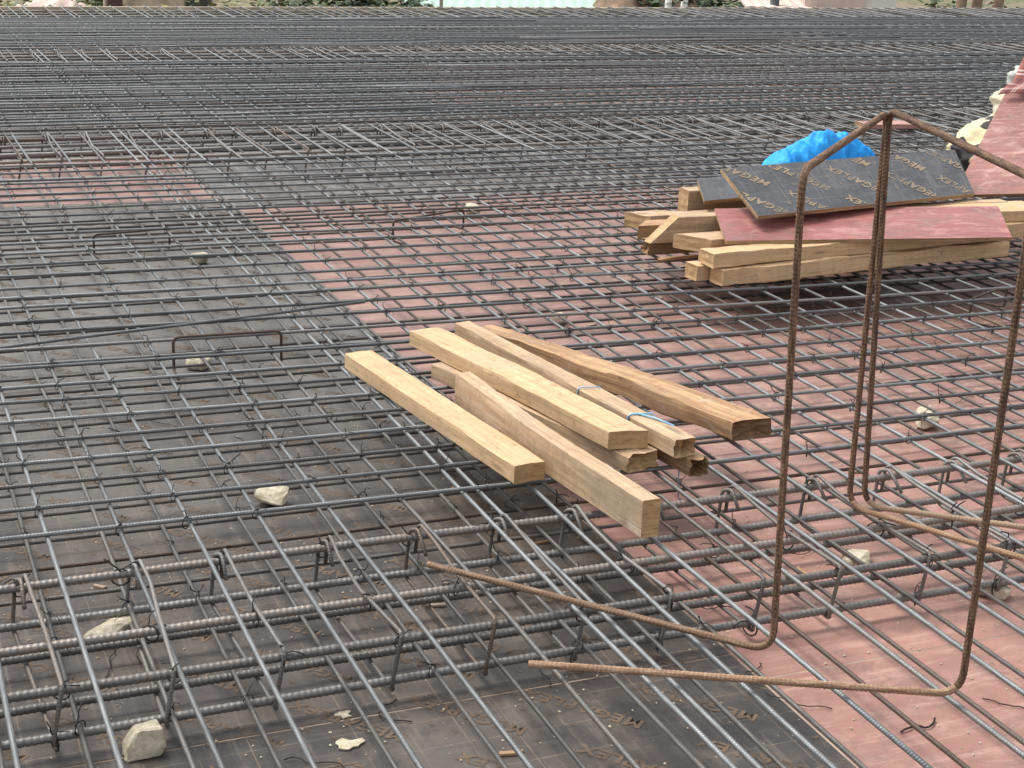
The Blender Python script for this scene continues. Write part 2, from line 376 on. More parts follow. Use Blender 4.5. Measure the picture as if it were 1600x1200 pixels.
# ------------------------------------------------------------------ reinforcing bars
bars = []            # (size key, builder)
def straight(p, q, wig=.006, step=.9, seed=0, sag=.003):
    p, q = np.array(p, float), np.array(q, float); L = np.linalg.norm(q - p); n = max(2, int(L / step) + 1)
    d = (q - p) / L; s = np.array([-d[1], d[0], 0]); out = []
    for i in range(n + 1):
        t = i / n; o = p + (q - p) * t
        out.append(o + s * wig * nz(t * L * .55, seed * 7.31) * 2 + np.array([0, 0, sag * nz(t * L * .8, seed * 3.17, 5.0) * 2]))
    return out
far_bars = MB(); nbar = [0]
def rebar(pts, r, mat, label, group, big=False, sides=8, far=False, bigpitch=.014):
    if far: far_bars.bar(pts, r, 5); return None
    mb = MB()
    if big: mb.bar(pts, r, 12, pitch=bigpitch, ribh=r * .2, per=4)
    else: mb.bar(pts, r, sides)
    o = make('rebar', mb.mesh('rebar'), mat); nbar[0] += 1
    return tag(o, label, 'steel bar', group)
def x_lo(y): return .095 * y - 1.1
def x_hi(y): return min(.83 * y + 1.6, 18.6)
ORD = ['first', 'second', 'third', 'fourth', 'fifth', 'sixth', 'seventh', 'eighth', 'ninth', 'tenth', 'eleventh', 'twelfth', 'thirteenth']
Y_END = 17.85
BEAMS = [(3.0, 3.52), (8.93, 9.62), (13.2, 13.78), (16.6, 17.4)]
BN = ['front', 'second', 'third', 'farthest']

# upper mat, crosswise bars (along X)
YA = [(3.742, 3.715), (3.917, 3.88), (4.094, 4.02), (4.261, 4.175), (4.434, 4.35), (4.593, 4.51), (4.786, 4.67), (4.93, 4.85), (5.135, 5.03), (5.152, 5.048),
      (5.34, 5.21), (5.534, 5.41), (5.683, 5.58), (5.878, 5.77), (6.006, 5.92), (6.152, 6.08), (6.334, 6.25), (6.511, 6.43), (6.714, 6.6), (6.878, 6.79), (7.056, 6.97), (7.229, 7.15),
      (7.406, 7.33), (7.555, 7.5), (7.76, 7.68), (7.91, 7.84), (8.065, 8.0), (8.17, 8.12), (8.273, 8.28), (8.467, 8.45), (8.66, 8.63)]
y = 9.80
while y < 13.05: YA.append((y + rnd.uniform(-.012, .012), y + rnd.uniform(-.02, .02))); y += rnd.choice((.13, .14, .15, .16))
y = 13.95
while y < 16.5: YA.append((y + rnd.uniform(-.012, .012), y + rnd.uniform(-.02, .02))); y += rnd.choice((.09, .12, .15, .17))
for i, (ya, yb) in enumerate(YA):
    slope = (yb - ya) / 3.0; x0, x1 = x_lo(ya), x_hi(ya)
    f = lambda x: ya + slope * min(x - .3, 4.5)
    if i < 8: lab, gr = '%s crosswise bar of the upper steel mat behind the front beam cage' % ORD[i], 'crosswise bars of the upper mat'
    elif i < 10: lab, gr = '%s of two bluish crosswise bars lying side by side behind the first timbers' % ('nearer' if i == 8 else 'farther'), 'crosswise bars of the upper mat'
    elif ya < 8.8: lab, gr = 'grey crosswise bar of the upper mat between the paired bars and the second beam', 'crosswise bars before the second beam'
    elif ya < 13.1: lab, gr = 'thin grey crosswise bar of the upper mat between the second and third beams', 'crosswise bars between second and third beam'
    else: lab, gr = 'thin dark crosswise bar of the upper mat between the third and farthest beams', 'crosswise bars beyond the third beam'
    kink = .3 + 4.5
    pts = straight((x0, f(x0), Z_A), (min(kink, x1 - .5), f(kink), Z_A), .009, .6, i) + straight((min(kink, x1 - .5) + .3, f(kink), Z_A), (x1, f(x1), Z_A), .006, .9, i + 300)
    rebar(pts, .0062 if ya < 9 else .0068, 'steel', lab, gr)
rebar(straight((-.3, 5.22, Z_A + .004), (1.75, 5.582, Z_A + .012), .004, .6, 77), .006, 'steel', 'loose grey bar lying askew across the upper mat behind the paired bars', None)
# lap bars far away
for k in range(26):
    yy = rnd.uniform(9.9, 16.3); xx = rnd.uniform(2, 10)
    rebar(straight((xx, yy, Z_A + .013), (xx + rnd.uniform(2, 4), yy + rnd.uniform(-.25, .25), Z_A + .013), .006, .6, 500 + k), .0065, 'steel', 'short loose bar lapped on top of the far crosswise bars', 'loose lap bars on the far mat')

# beam cages
for bi, (ya, yb) in enumerate(BEAMS):
    x0, x1 = x_lo(ya), x_hi(yb); w = yb - ya
    near = bi == 0
    tops = [0, .40, 1.0] if bi == 0 else [0, .33, .66, 1.0]
    bots = [0, .26, .69, 1.02] if bi == 0 else [0, .5, 1.0]
    for j, t in enumerate(tops):
        pos = ('front', 'middle', 'back')[j] if near else None
        lab = ('%s top bar of the front beam cage, thick and heavily ribbed' % pos) if near else 'thick top bar of the %s beam cage' % BN[bi]
        rebar(straight((x0, ya + w * t, Z_BT), (x1, ya + w * t, Z_BT), .003, .5, 40 + j + bi * 9), .0098, 'steel_big', lab, 'top bars of the %s beam cage' % BN[bi], big=near)
    for j, t in enumerate(bots):
        pos = ('frontmost', 'second', 'third', 'rearmost')[j]
        lab = ('%s bottom bar of the front beam cage, thick and ribbed' % pos) if near else 'thick bottom bar of the %s beam cage' % BN[bi]
        rebar(straight((x0, ya + w * t, Z_BB), (x1, ya + w * t, Z_BB), .003, .5, 60 + j + bi * 9), .0092, 'steel_big' if j in (0, 3) else 'steel_low', lab, 'bottom bars of the %s beam cage' % BN[bi], big=near)

# lengthwise bars (along Y)
XB = [-.17, .01, .187, .364, .538, .705, .886, 1.085, 1.272, 1.452, 1.50, 1.64, 1.804, 2.02, 2.19, 2.36, 2.53]
x = 2.71
while x < 15.6: XB.append(x); x += rnd.choice((.17, .18, .185, .19))
near_x = {.364: 'left of the cream stone wedge', }
for i, xb in enumerate(XB):
    y0 = max(1.2, (xb - .3) / .83 - 1.8)
    if abs(xb - 1.804) < .01: y0 = 2.145
    xb2 = xb + rnd.uniform(-.01, .01)
    if i == 12: lab, gr = 'lengthwise upper bar whose sawn end stops short over the red panel', None
    elif i in (9, 10): lab, gr = 'one of two lengthwise upper bars lying close together under the short timbers', 'paired lengthwise bars'
    elif xb < 1.85: lab, gr = 'lengthwise bar of the upper mat running away over the black panels', 'lengthwise upper bars over the black panels'
    elif xb < 4.5: lab, gr = 'lengthwise bar of the upper mat running away over the red panels', 'lengthwise upper bars over the red panels'
    else: lab, gr = 'lengthwise bar of the upper mat in the far right of the deck', 'lengthwise upper bars at the far right'
    rebar(straight((xb, y0, Z_B), (xb2, Y_END, Z_B), .011, .6, 100 + i), .0062, 'steel', lab, gr)
XLB = [-.2, -.02, .165, .335, .52, .687, .9, 1.105, 1.258, 1.476, 1.64, 1.786, 2.003, 2.184, 2.382]
x = 2.57
while x < 15.6: XLB.append(x); x += rnd.choice((.18, .19, .2))
for i, xb in enumerate(XLB):
    y0 = max(1.4, (xb - .3) / .83 - 1.6)
    if xb < 1.75: lab, gr = 'dull lengthwise bar of the lower mat just above the black panels', 'lengthwise lower bars over the black panels'
    elif i == 11: lab, gr = 'dull lengthwise lower bar lying along the joint of black and red panels', None
    else: lab, gr = 'dull lengthwise bar of the lower mat just above the red panels', 'lengthwise lower bars over the red panels'
    rebar(straight((xb, y0, Z_LB), (xb + rnd.uniform(-.02, .02), Y_END, Z_LB), .012, .7, 200 + i), .0058, 'steel_low', lab, gr, far=xb > 8)
y = 3.676; i = 0
while y < 16.4:
    if not any(a - .05 < y < b + .05 for a, b in BEAMS):
        rebar(straight((x_lo(y), y, Z_LA), (x_hi(y), y - .02, Z_LA), .006, .8, 250 + i), .0058, 'steel_low', 'dull crosswise bar of the lower mat close to the floor panels', 'crosswise lower bars', far=y > 9.5)
    y += rnd.choice((.17, .175, .18)) if y < 9.5 else .12; i += 1
tag(make('rebar_mat', far_bars.mesh('rebar_mat'), 'steel_low'), 'dull lower mat of steel bars in the far part of the deck', 'steel bars', kind='stuff')

# ------------------------------------------------------------------ stirrups of the beam cages
def stirrup(x, ya, yb, r, seed, sides=8):
    rr = random.Random(seed); lean = rr.uniform(-.012, .03); k = rr.uniform(-.012, .016); w = yb - ya
    xb, xf = x + lean - .03, x
    top, bot = Z_ST, .030
    hook = [(xb + .018, yb - .075, top - .002), (xb + .012, yb - .01, top + .010), (xb + .004, yb + .017, top - .002)]
    path = [(xb + .010, yb - .055 - rr.uniform(0, .03), top - .035), (xb + .012, yb - .012, top + .008), (xb, yb + .017, top - .004), (xb - .012, yb + .016, bot + .01),
            (xb - .008, yb + .0, bot), (xf - .018, ya - .012, bot), (xf - .022, ya - .016, bot + .02), (xf, ya - .013, top - .004), (xf, ya - .004, top + .003),
            ((xf * .62 + xb * .38) + k, ya + w * .45, top + .001), (xb + .022 + k * .5, yb - .10, top + rr.uniform(.0, .008)), (xb + .022, yb - .005, top + .016), (xb + .022, yb + .02, top), (xb + .016, yb + .018, top - .07)]
    return MB().bar(fillet(path, .012, 3), r, sides).mesh('beam_stirrup')
SX = [.06, .302, .530, .764, 1.027, 1.249, 1.472, 1.696, 1.946, 2.165, 2.431, 2.681, 2.91, 3.15, 3.4]
for i, x in enumerate(SX):
    o = make('beam_stirrup', stirrup(x, *BEAMS[0], .005, i), 'steel_tie')
    tag(o, '%s bent stirrup from the left hooped round the front beam bars' % ORD[i] if i < 12 else 'bent stirrup hooped round the front beam bars at the right end', 'stirrup', 'stirrups of the front beam cage')
for bi in (1, 2, 3):
    ya, yb = BEAMS[bi]; x = x_lo(ya) + .4; vs = [stirrup(0, ya, yb, .0058, 50 + bi * 5 + k, 5) for k in range(4)]
    for v in vs: v.materials.append(M['steel_tie'])
    while x < x_hi(yb) - .6:
        o = link(bpy.data.objects.new('beam_stirrup', rnd.choice(vs))); o.location = (x, 0, rnd.uniform(-.004, .004))
        tag(o, 'bent stirrup hooped round the %s beam bars' % BN[bi], 'stirrup', 'stirrups of the %s beam cage' % BN[bi]); x += rnd.uniform(.2, .25)

# ------------------------------------------------------------------ tie wires
def tie_mesh(seed):
    rr = random.Random(seed); mb = MB()
    a = np.linspace(0, 2 * math.pi, 11); rot = rr.choice((R(45), R(-45), R(40))); r1 = .0105
    pts = [(math.cos(rot) * r1 * math.cos(t) * 1.3, math.sin(rot) * r1 * math.cos(t) * 1.3, r1 * 1.25 * math.sin(t) - .006) for t in a]
    mb.bar(pts, .0013, 4)
    for s in (-1, 1):
        p = np.array([rr.uniform(-.004, .004), rr.uniform(-.004, .004), .005]); q = [p.copy()]
        d = np.array([rr.uniform(-1, 1), rr.uniform(-1, .4), rr.uniform(.3, 1.3)])
        for k in range(4):
            d = d + np.array([rr.uniform(-.6, .6), rr.uniform(-.6, .6), -.25 + rr.uniform(-.3, .3)]); p = p + d / np.linalg.norm(d) * rr.uniform(.005, .010); q.append(p.copy())
        mb.bar(q, .0012, 4)
    return mb
TV = [tie_mesh(k) for k in range(7)]; TM = [t.mesh('tie_wire') for t in TV]
for t in TM: t.materials.append(M['wire'])
ties = []
for i, (ya, yb) in enumerate(YA):
    for j, xb in enumerate(XB):
        if (i + j) % 2 and rnd.random() > .25: continue
        if not (.095 * ya - .35 < xb < .83 * ya + .6): continue
        ties.append((ya, xb, ya + (yb - ya) / 3 * min(xb - .3, 4.5), 0))
for xb in XLB[:14]:
    for k in range(9): 
        if rnd.random() < .5: ties.append((3.85 + .175 * k, xb, 3.85 + .175 * k, 1))
for t in (0, .69, 1.02):
    for xb in XLB[:14]:
        if rnd.random() < .6: ties.append((3.0 + .52 * t, xb, 3.0 + .52 * t, 1))
ties.sort(key=lambda t: t[0] + abs(t[1] - .45 * t[0]) * .15)
far_t = MB()
for k, (_, x, y, low) in enumerate(ties):
    z = (Z_LB + .004) if low else Z_A
    if k < 300:
        o = link(bpy.data.objects.new('tie_wire', rnd.choice(TM))); o.location = (x, y, z); o.rotation_euler.z = rnd.choice((0, 0, R(180), R(20), R(-25))); s = rnd.uniform(.8, 1.25); o.scale = (s, s, s)
        tag(o, 'twisted black tie wire round a crossing of two bars', 'tie wire', 'wire ties on bar crossings')
    elif y < 13:
        V, F = TV[k % 7].V, TV[k % 7].F
        far_t.add(np.concatenate(V) + np.array([x, y, z]), F)
tag(make('tie_wires', far_t.mesh('tie_wires'), 'wire'), 'mass of black wire ties on the far bar crossings', 'tie wires', kind='stuff')
for i, x in enumerate(SX):
    for (y, z) in ((3.0, Z_BT + .004), (3.52, Z_BT + .004), (3.21, Z_BT + .004), (3.0, Z_BB)):
        if rnd.random() < .75:
            o = link(bpy.data.objects.new('tie_wire', rnd.choice(TM))); o.location = (x - (y - 3.0) * .05 + (.0 if z > .1 else -.02), y, z); s = rnd.uniform(1.2, 1.7); o.scale = (s, s, s); o.rotation_euler.z = rnd.uniform(0, 6)
            tag(o, 'twisted black tie wire holding a stirrup to a beam bar', 'tie wire', 'wire ties on the front stirrups')

# ------------------------------------------------------------------ bar supports and the two tall rusty supports
def support(p0, p1, h, lab, r=.0052):
    p0, p1 = np.array([*p0, 0.]), np.array([*p1, 0.]); d = (p1 - p0) / np.linalg.norm(p1 - p0); s = np.array([-d[1], d[0], 0])
    z = lambda v, q: v + np.array([0, 0, q])
    path = [z(p0 - s * .1, .075), z(p0, .075), z(p0, h), z(p1, h), z(p1, .075), z(p1 + s * .1, .075)]
    tag(make('bar_support', MB().bar(fillet(path, .022, 5), r, 8).mesh('bar_support'), 'rust_dark'), lab, 'bar support')
support((.966, 5.27), (1.341, 5.255), .195, 'low dark bar support standing behind the paired bars, left of the short timbers')
support((.95, 7.0), (1.29, 7.05), .168, 'low dark bar support farther back over the black panels')
support((2.316, 6.96), (2.733, 7.13), .172, 'low dark bar support farther back over the red panels')
support((4.15, 5.05), (4.45, 5.2), .172, 'low dark bar support in front of the timber heap at the right')
def tall_chair(name, foot, c1, top1, top2, c2, foot2, lab, zz):
    path = [(*foot, zz[0]), (*c1, zz[1]), (*c1[:2], top1) if len(c1) == 2 else None, (*top2[:2], top2[2]), (*c2, zz[2]), (*foot2, zz[3])]
    pts = fillet(path, .055, 8)
    o = make('tall_bar_support', MB().bar(pts, .0078, 12, pitch=.0095, ribh=.0013, per=4).mesh('tall_bar_support'), 'rust'); 
    return tag(o, lab, 'bar support', 'tall rusty bar supports')
def tall(foot, c1, t1, t2, c2, foot2, lab):
    root = empty('tall_bar_support', (c1[0], c1[1], 0)); off = np.array([c1[0], c1[1], 0])
    tag(root, lab, 'bar support', 'tall rusty bar supports')
    P = fillet([foot, c1, t1, t2, c2, foot2], .055, 9); n = len(P)
    m1, m2 = 1 + 5, n - 2 - 5                      # split inside the lower bends
    for nm, a, b, mt in (('foot', 0, m1, 'rust_light'), ('frame', m1, m2, 'rust'), ('foot', m2, n - 1, 'rust_light')):
        mb = MB(); mb.bar([q - off for q in P[a:b + 1]], (.0075), 12, pitch=.0095, ribh=.0013, per=4)
        make(nm, mb.mesh(nm), mt, root)
tall((1.181, 3.256, .196), (1.741, 2.614, .192), (1.711, 2.626, 1.236), (2.356, 3.268, 1.236), (2.367, 3.265, .196), (2.66, 2.72, .196), 'tall rusty bar support whose long foot points left across the beam')
tall((1.217, 2.724, .196), (2.018, 2.33, .190), (2.026, 2.33, 1.262), (2.350, 3.252, 1.246), (2.386, 3.225, .21), (2.78, 2.90, .214), 'tall rusty bar support at the right edge, its foot end near the front beam')

# ------------------------------------------------------------------ timbers
def timber(name, p0, p1, w, h, z0, mats, label, group, z1=None, w1=None, bow=0.0, rough=.0015, skew0=0.0, skew1=0.0, broken1=0.0, broken0=0.0, roll=0.0, bowz=0.0, bevel=0.0, seed=0):
    """sawn timber from p0 to p1 (bottom centre line); local X runs along it"""
    p0, p1 = np.array(p0, float), np.array(p1, float); d = p1 - p0; L = np.linalg.norm(d); ang = math.atan2(d[1], d[0])
    z1 = z0 if z1 is None else z1; w1 = w if w1 is None else w1
    n = max(24, int(L / .03)); c = .0025; V = []; prof = []
    for (a, b) in ((-1, 0), (1, 0), (1, 1), (-1, 1)): prof.append((a, b))
    ring = []
    K = 5
    def ringpts(wi):
        pts = []; hw = wi / 2
        cor = [(-hw, 0), (hw, 0), (hw, h), (-hw, h)]
        for i in range(4):
            a, b = np.array(cor[i]), np.array(cor[(i + 1) % 4]); e = (b - a) / np.linalg.norm(b - a)
            for t in np.linspace(0, 1, K): pts.append(a + e * c + (b - a - 2 * c * e) * t)
        return pts
    m = 4 * K
    peri = 2 * (w + h)
    for i in range(n + 1):
        t = i / n; wi = w + (w1 - w) * t
        for k, (a, b) in enumerate(ringpts(wi)):
            x = L * t; hb = b / h - .5
            if x < .5: x += (skew0 * (a / wi * 2) + bevel * (b / h)) * (1 - x / .5)
            if i == n: x += skew1 * (a / wi * 2)
            dz = nz(x * 5 + seed * 11, a * 16, b * 16) * rough * 2.2 + nz(x * 26 + seed * 3, a * 45, b * 45) * rough * .8
            y = a + dz * (1 if abs(a) > wi / 2 - .001 else .3) + bow * math.sin(math.pi * t) + nz(x * 1.1 + seed * 5, 1) * .003
            z = b + dz * (1 if b > h - .001 or b < .001 else .3) + bowz * math.sin(math.pi * t)
            if i >= n - 2 and broken1: x -= abs(nz(a * 60 + seed, b * 60, 3)) * broken1 * (1 if i == n else .4); 
            if i <= 1 and broken0: x += abs(nz(a * 60 + seed, b * 60, 9)) * broken0 * (1 if i == 0 else .4)
            cr, sr = math.cos(roll), math.sin(roll)
            V.append((x, y * cr - z * sr, y * sr + z * cr + (z1 - z0) * t))
    F, U, I = [], [], []
    for i in range(n):
        for k in range(m):
            k2 = (k + 1) % m; F.append((i * m + k, i * m + k2, (i + 1) * m + k2, (i + 1) * m + k)); I.append(0)
            a, b, cc, dd = i / n * L, (i + 1) / n * L, k / m * peri, (k + 1) / m * peri
            U += [(a, cc), (a, dd), (b, dd), (b, cc)]
    mb = MB(); mb.V = [np.array(V)]; mb.F = F; mb.U = U; mb.I = I; mb.n = len(V)
    for base, rev, sgn in ((0, True, 1), (n * m, False, -1)):
        ci = mb.n; rg = np.array(V[base:base + m]); cen = rg.mean(0); cen[0] += sgn * ((broken1 if sgn < 0 else broken0) * .5)
        mid = [cen + (q - cen) * .55 + np.array([sgn * (.003 + (broken1 if sgn < 0 else broken0) * rnd.random()), 0, 0]) for q in rg]
        mb.add(np.array([cen] + mid), [], [], 1); fs = []; us = []
        for k in range(m):
            k2 = (k + 1) % m
            q = (base + k, base + k2, ci + 1 + k2, ci + 1 + k); t3 = (ci + 1 + k, ci + 1 + k2, ci)
            if rev: q = q[::-1]; t3 = t3[::-1]
            for f in (q, t3):
                mb.F.append(f); mb.I.append(1)
                for vi in f:
                    co = V[vi] if vi < len(V) else (mid[vi - ci - 1] if vi > ci else cen)
                    mb.U.append((co[1] * 1.0 + .3, co[2] * 1.0))
    me = mb.mesh(name); 
    try: me.shade_auto_smooth
    except AttributeError: pass
    o = make(name, me, mats)
    for p in me.polygons: p.use_smooth = p.material_index == 0
    o.location = (p0[0], p0[1], z0); o.rotation_euler.z = ang
    md = o.modifiers.new('edges', 'EDGE_SPLIT'); md.split_angle = R(30)
    return tag(o, label, 'timber', group)
PALE, MID, BRN, OLD = ['wood_pale', 'end_pale'], ['wood_mid', 'end_pale'], ['wood_brown', 'end_brown'], ['wood_old', 'end_brown']
G1 = 'short timbers lying on the mat in the middle'
zt = Z_A + .0075
timber('timber', (1.492, 4.823), (1.634, 3.706), .098, .053, zt, PALE, 'pale sawn timber lying flat, nearest to the left in the middle bundle', G1, seed=1)
timber('timber', (1.687, 4.367), (1.778, 3.268), .052, .103, zt, MID, 'sawn timber set on its narrow edge, reaching nearest to the front beam', G1, seed=2, w1=.054, bow=-.012)
timber('timber', (1.735, 4.65), (1.975, 3.69), .112, .05, zt, MID, 'timber with a broken end, lying under the pale thick plank of the middle bundle', G1, seed=3, broken1=.03)
timber('timber', (1.728, 4.85), (1.945, 3.735), .112, .052, zt + .053, PALE, 'pale thick plank resting on another timber, topmost in the middle bundle', G1, seed=4, rough=.0018, bow=.006, skew1=.02)
timber('timber', (1.90, 4.85), (2.108, 3.60), .056, .05, zt, OLD, 'splintered timber hidden under the narrow string-tied timber', G1, seed=5, broken1=.05)
timber('timber', (1.885, 4.9), (2.072, 3.632), .058, .052, zt + .052, MID, 'narrow timber wrapped with blue string, splintered at its near end', G1, seed=6, broken1=.035, w1=.07)
timber('timber', (1.995, 4.975), (2.405, 3.83), .085, .06, zt, BRN, 'dark brown rough plank lying at the right of the middle bundle', G1, seed=7, w1=.132, rough=.004, bow=.02, broken1=.02, skew1=.02)
# blue string round the narrow timber
def string(pts, r, lab):
    tag(make('blue_string', MB().bar(pts, r, 6).mesh('blue_string'), M_BLUE), lab, 'string')
M_BLUE = simple('pale_blue_plastic', (.22, .44, .66), .45)
zz = zt + .106
def wrap(t, w):
    c = np.array([1.885, 4.9]) * (1 - t) + np.array([2.072, 3.632]) * t; q = []
    for k in range(13):
        a = k / 12 * 2 * math.pi; sx = max(-1, min(1, 1.5 * math.cos(a))); sz = max(-1, min(1, 1.5 * math.sin(a)))
        q.append((c[0] + sx * (w / 2 + .004), c[1] - .01 * math.cos(a), zt + .079 + sz * .030))
    return q
string(wrap(.62, .066), .0018, 'thin pale blue string tied round the middle of the narrow timber')
q = wrap(.83, .07); string(q + [(2.03, 3.85, zz + .004), (2.06, 3.80, zz + .003), (2.085, 3.74, zz), (2.10, 3.71, zz - .02)], .003, 'flat pale blue string looped near the splintered end of the narrow timber')
string([(2.09, 3.70, zt + .05), (2.105, 3.72, zt - .01), (2.11, 3.73, .12), (2.12, 3.74, .06), (2.16, 3.76, .03)], .002, 'blue string hanging from the splintered timber down through the mat')

G2 = 'timbers heaped on the mat at the right'
timber('timber', (3.215, 5.492), (4.775, 5.655), .09, .066, zt, PALE, 'long pale knotty timber lying on the mat along the front of the heap', G2, seed=11, rough=.004, bow=-.01, bowz=.008)
timber('timber', (3.150, 5.592), (4.70, 5.765), .085, .066, zt, PALE, 'pale timber just behind the front one in the heap, its end sticking out left', G2, seed=12)
timber('timber', (3.185, 5.535), (4.74, 5.66), .11, .058, zt + .071, PALE, 'pale timber lying on the two front timbers under the long red board', G2, seed=13, rough=.003, z1=zt + .078)
timber('timber', (3.262, 5.80), (4.75, 5.80), .15, .06, zt + .066, MID, 'tan timber with a slanting end poking out left under the red board', G2, seed=14, skew0=-.05)
timber('timber', (3.33, 5.79), (4.6, 5.86), .07, .062, zt, OLD, 'grey stained timber at the bottom of the heap under the tan slanting one', G2, seed=15)
timber('timber', (3.145, 5.985), (5.0, 5.95), .062, .112, zt + .066, MID, 'tall timber on edge with its left end cut to a slope', G2, seed=16, bevel=.13)
timber('timber', (3.17, 6.06), (4.4, 6.02), .085, .06, zt, OLD, 'old stained timber on the mat under the slope-cut timber', G2, seed=17, broken0=.03)
timber('timber', (3.24, 6.22), (4.5, 6.12), .10, .066, zt + .03, BRN, 'brown timber with a dark end showing between two old ones in the heap', G2, seed=18, skew0=.04)
timber('timber', (3.32, 6.43), (4.6, 6.33), .12, .066, zt + .02, MID, 'weathered timber at the back left of the heap', G2, seed=19, skew0=-.04, rough=.004)
timber('timber', (4.05, 5.93), (5.08, 5.83), .21, .052, zt + .125, PALE, 'wide pale plank sticking out right from under the black board', G2, seed=20, z1=zt + .122)
timber('timber', (4.2, 5.68), (5.22, 5.80), .10, .066, zt + .055, PALE, 'pale timber poking out right beneath the wide plank', G2, seed=21)
timber('timber', (3.72, 6.73), (5.0, 6.78), .09, .13, zt, MID, 'thick timber at the back of the heap under the small black board', G2, seed=22)
timber('timber', (4.08, 6.66), (5.1, 6.82), .09, .055, zt + .165, PALE, 'pale timber whose edge shows behind the black board below the blue net', G2, seed=23, rough=.005)
timber('timber', (3.78, 6.03), (4.85, 6.27), .055, .068, zt + .185, OLD, 'timber on edge hidden beneath the raised back of the large black board', G2, seed=26)
timber('wood_splinter', (3.15, 5.905), (3.5, 5.925), .03, .012, zt + .002, BRN, 'thin brown splinter of wood lying left of the heap', None, seed=24, broken0=.05, rough=.003)
timber('plank_offcut', (6.28, 9.0), (6.75, 8.93), .16, .03, zt, ['film_red', 'ply_edge'], 'pinkish plank offcut lying alone on the mat behind the blue net', None, seed=25)

# ------------------------------------------------------------------ loose plywood boards
def board(name, cs, th, mat, label, edge='ply_edge', sag=0.0, n=12):
    """cs: front left, front right, back right, back left (top face)"""
    FL, FR, BR, BL = (np.array(c, float) for c in cs)
    o3 = FL; mb = MB(); W = np.linalg.norm(FR - FL); D = np.linalg.norm(BL - FL)
    nor = np.cross(FR - FL, BL - FL); nor /= np.linalg.norm(nor)
    top = []
    for j in range(n + 1):
        for i in range(n + 1):
            s, t = i / n, j / n
            p = (FL * (1 - s) + FR * s) * (1 - t) + (BL * (1 - s) + BR * s) * t
            e = .002 if (i in (0, n) or j in (0, n)) else 0
            p = p + nor * (sag * math.sin(math.pi * s) + .0006 * nz(s * 3, t * 3, W)) + np.array([nz(s * 30, t * 30, 1) * e, nz(s * 30, t * 30, 4) * e, 0])
            top.append(p)
    top = np.array(top); bot = top - nor * th; N1 = (n + 1) ** 2
    F, U, I = [], [], []
    uv = lambda k: ((k % (n + 1)) / n * W, (k // (n + 1)) / n * D)
    for j in range(n):
        for i in range(n):
            a = j * (n + 1) + i; f = (a, a + 1, a + n + 2, a + n + 1); F.append(f); U += [uv(q) for q in f]; I.append(0)
            g_ = tuple(N1 + q for q in f[::-1]); F.append(g_); U += [uv(q - N1) for q in g_]; I.append(1)
    edge_loop = [i for i in range(n)] + [(n + 1) * j + n for j in range(n)] + [n * (n + 1) + n - i for i in range(n)] + [(n - j) * (n + 1) for j in range(n)]
    for a, b in zip(edge_loop, edge_loop[1:] + edge_loop[:1]):
        F.append((b, a, N1 + a, N1 + b)); I.append(1); l0 = np.linalg.norm(top[a] - FL)
        U += [(l0 + .05, th), (l0, th), (l0, 0), (l0 + .05, 0)]
    mb.V = [np.concatenate([top, bot]) - o3]; mb.F = F; mb.U = U; mb.I = I; mb.n = 2 * N1
    ob = make(name, mb.mesh(name, False), [mat, edge]); ob.location = o3
    tag(ob, label, 'board'); return ob, (FR - FL) / W, (BL - FL) / D, nor, W, D
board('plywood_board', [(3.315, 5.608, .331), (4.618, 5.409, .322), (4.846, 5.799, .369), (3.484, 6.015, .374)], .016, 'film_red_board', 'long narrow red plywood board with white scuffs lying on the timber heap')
bb, ex, ey, en, W, D = board('plywood_board', [(3.511, 5.694, .408), (4.845, 5.974, .393), (5.09, 6.468, .505), (3.602, 6.19, .515)], .018, 'film_board', 'large black plywood board with repeated tan lettering, on top of the heap')
def on_board(u, v, z):      # the board is slightly twisted: follow its bilinear face
    FL, FR, BR, BL = (Vector(c) for c in [(3.511, 5.694, .408), (4.845, 5.974, .393), (5.09, 6.468, .505), (3.602, 6.19, .515)])
    s_, t_ = u / W, v / D
    return (FL * (1 - s_) + FR * s_) * (1 - t_) + (BL * (1 - s_) + BR * s_) * t_ - FL + Vector(en) * (z + .0006 * nz(s_ * 3, t_ * 3, W))
lettering('printed_lettering', 0.0, 0.0, W, D, R(126), 'print_board', .0018, bb, on_board, row=.19, per=.54, sc=1.08)
board('plywood_board', [(3.66, 6.42, .318), (4.2, 6.52, .318), (4.35, 6.95, .335), (3.845, 6.83, .336)], .016, 'film_board', 'small black plywood board peeping out under the large black one at the left')
board('plywood_board', [(4.83, 6.10, .36), (6.05, 5.96, .36), (6.93, 6.86, .74), (5.815, 7.0, .735)], .016, 'film_ramp', 'big red plywood board propped up on sacks at the right edge')

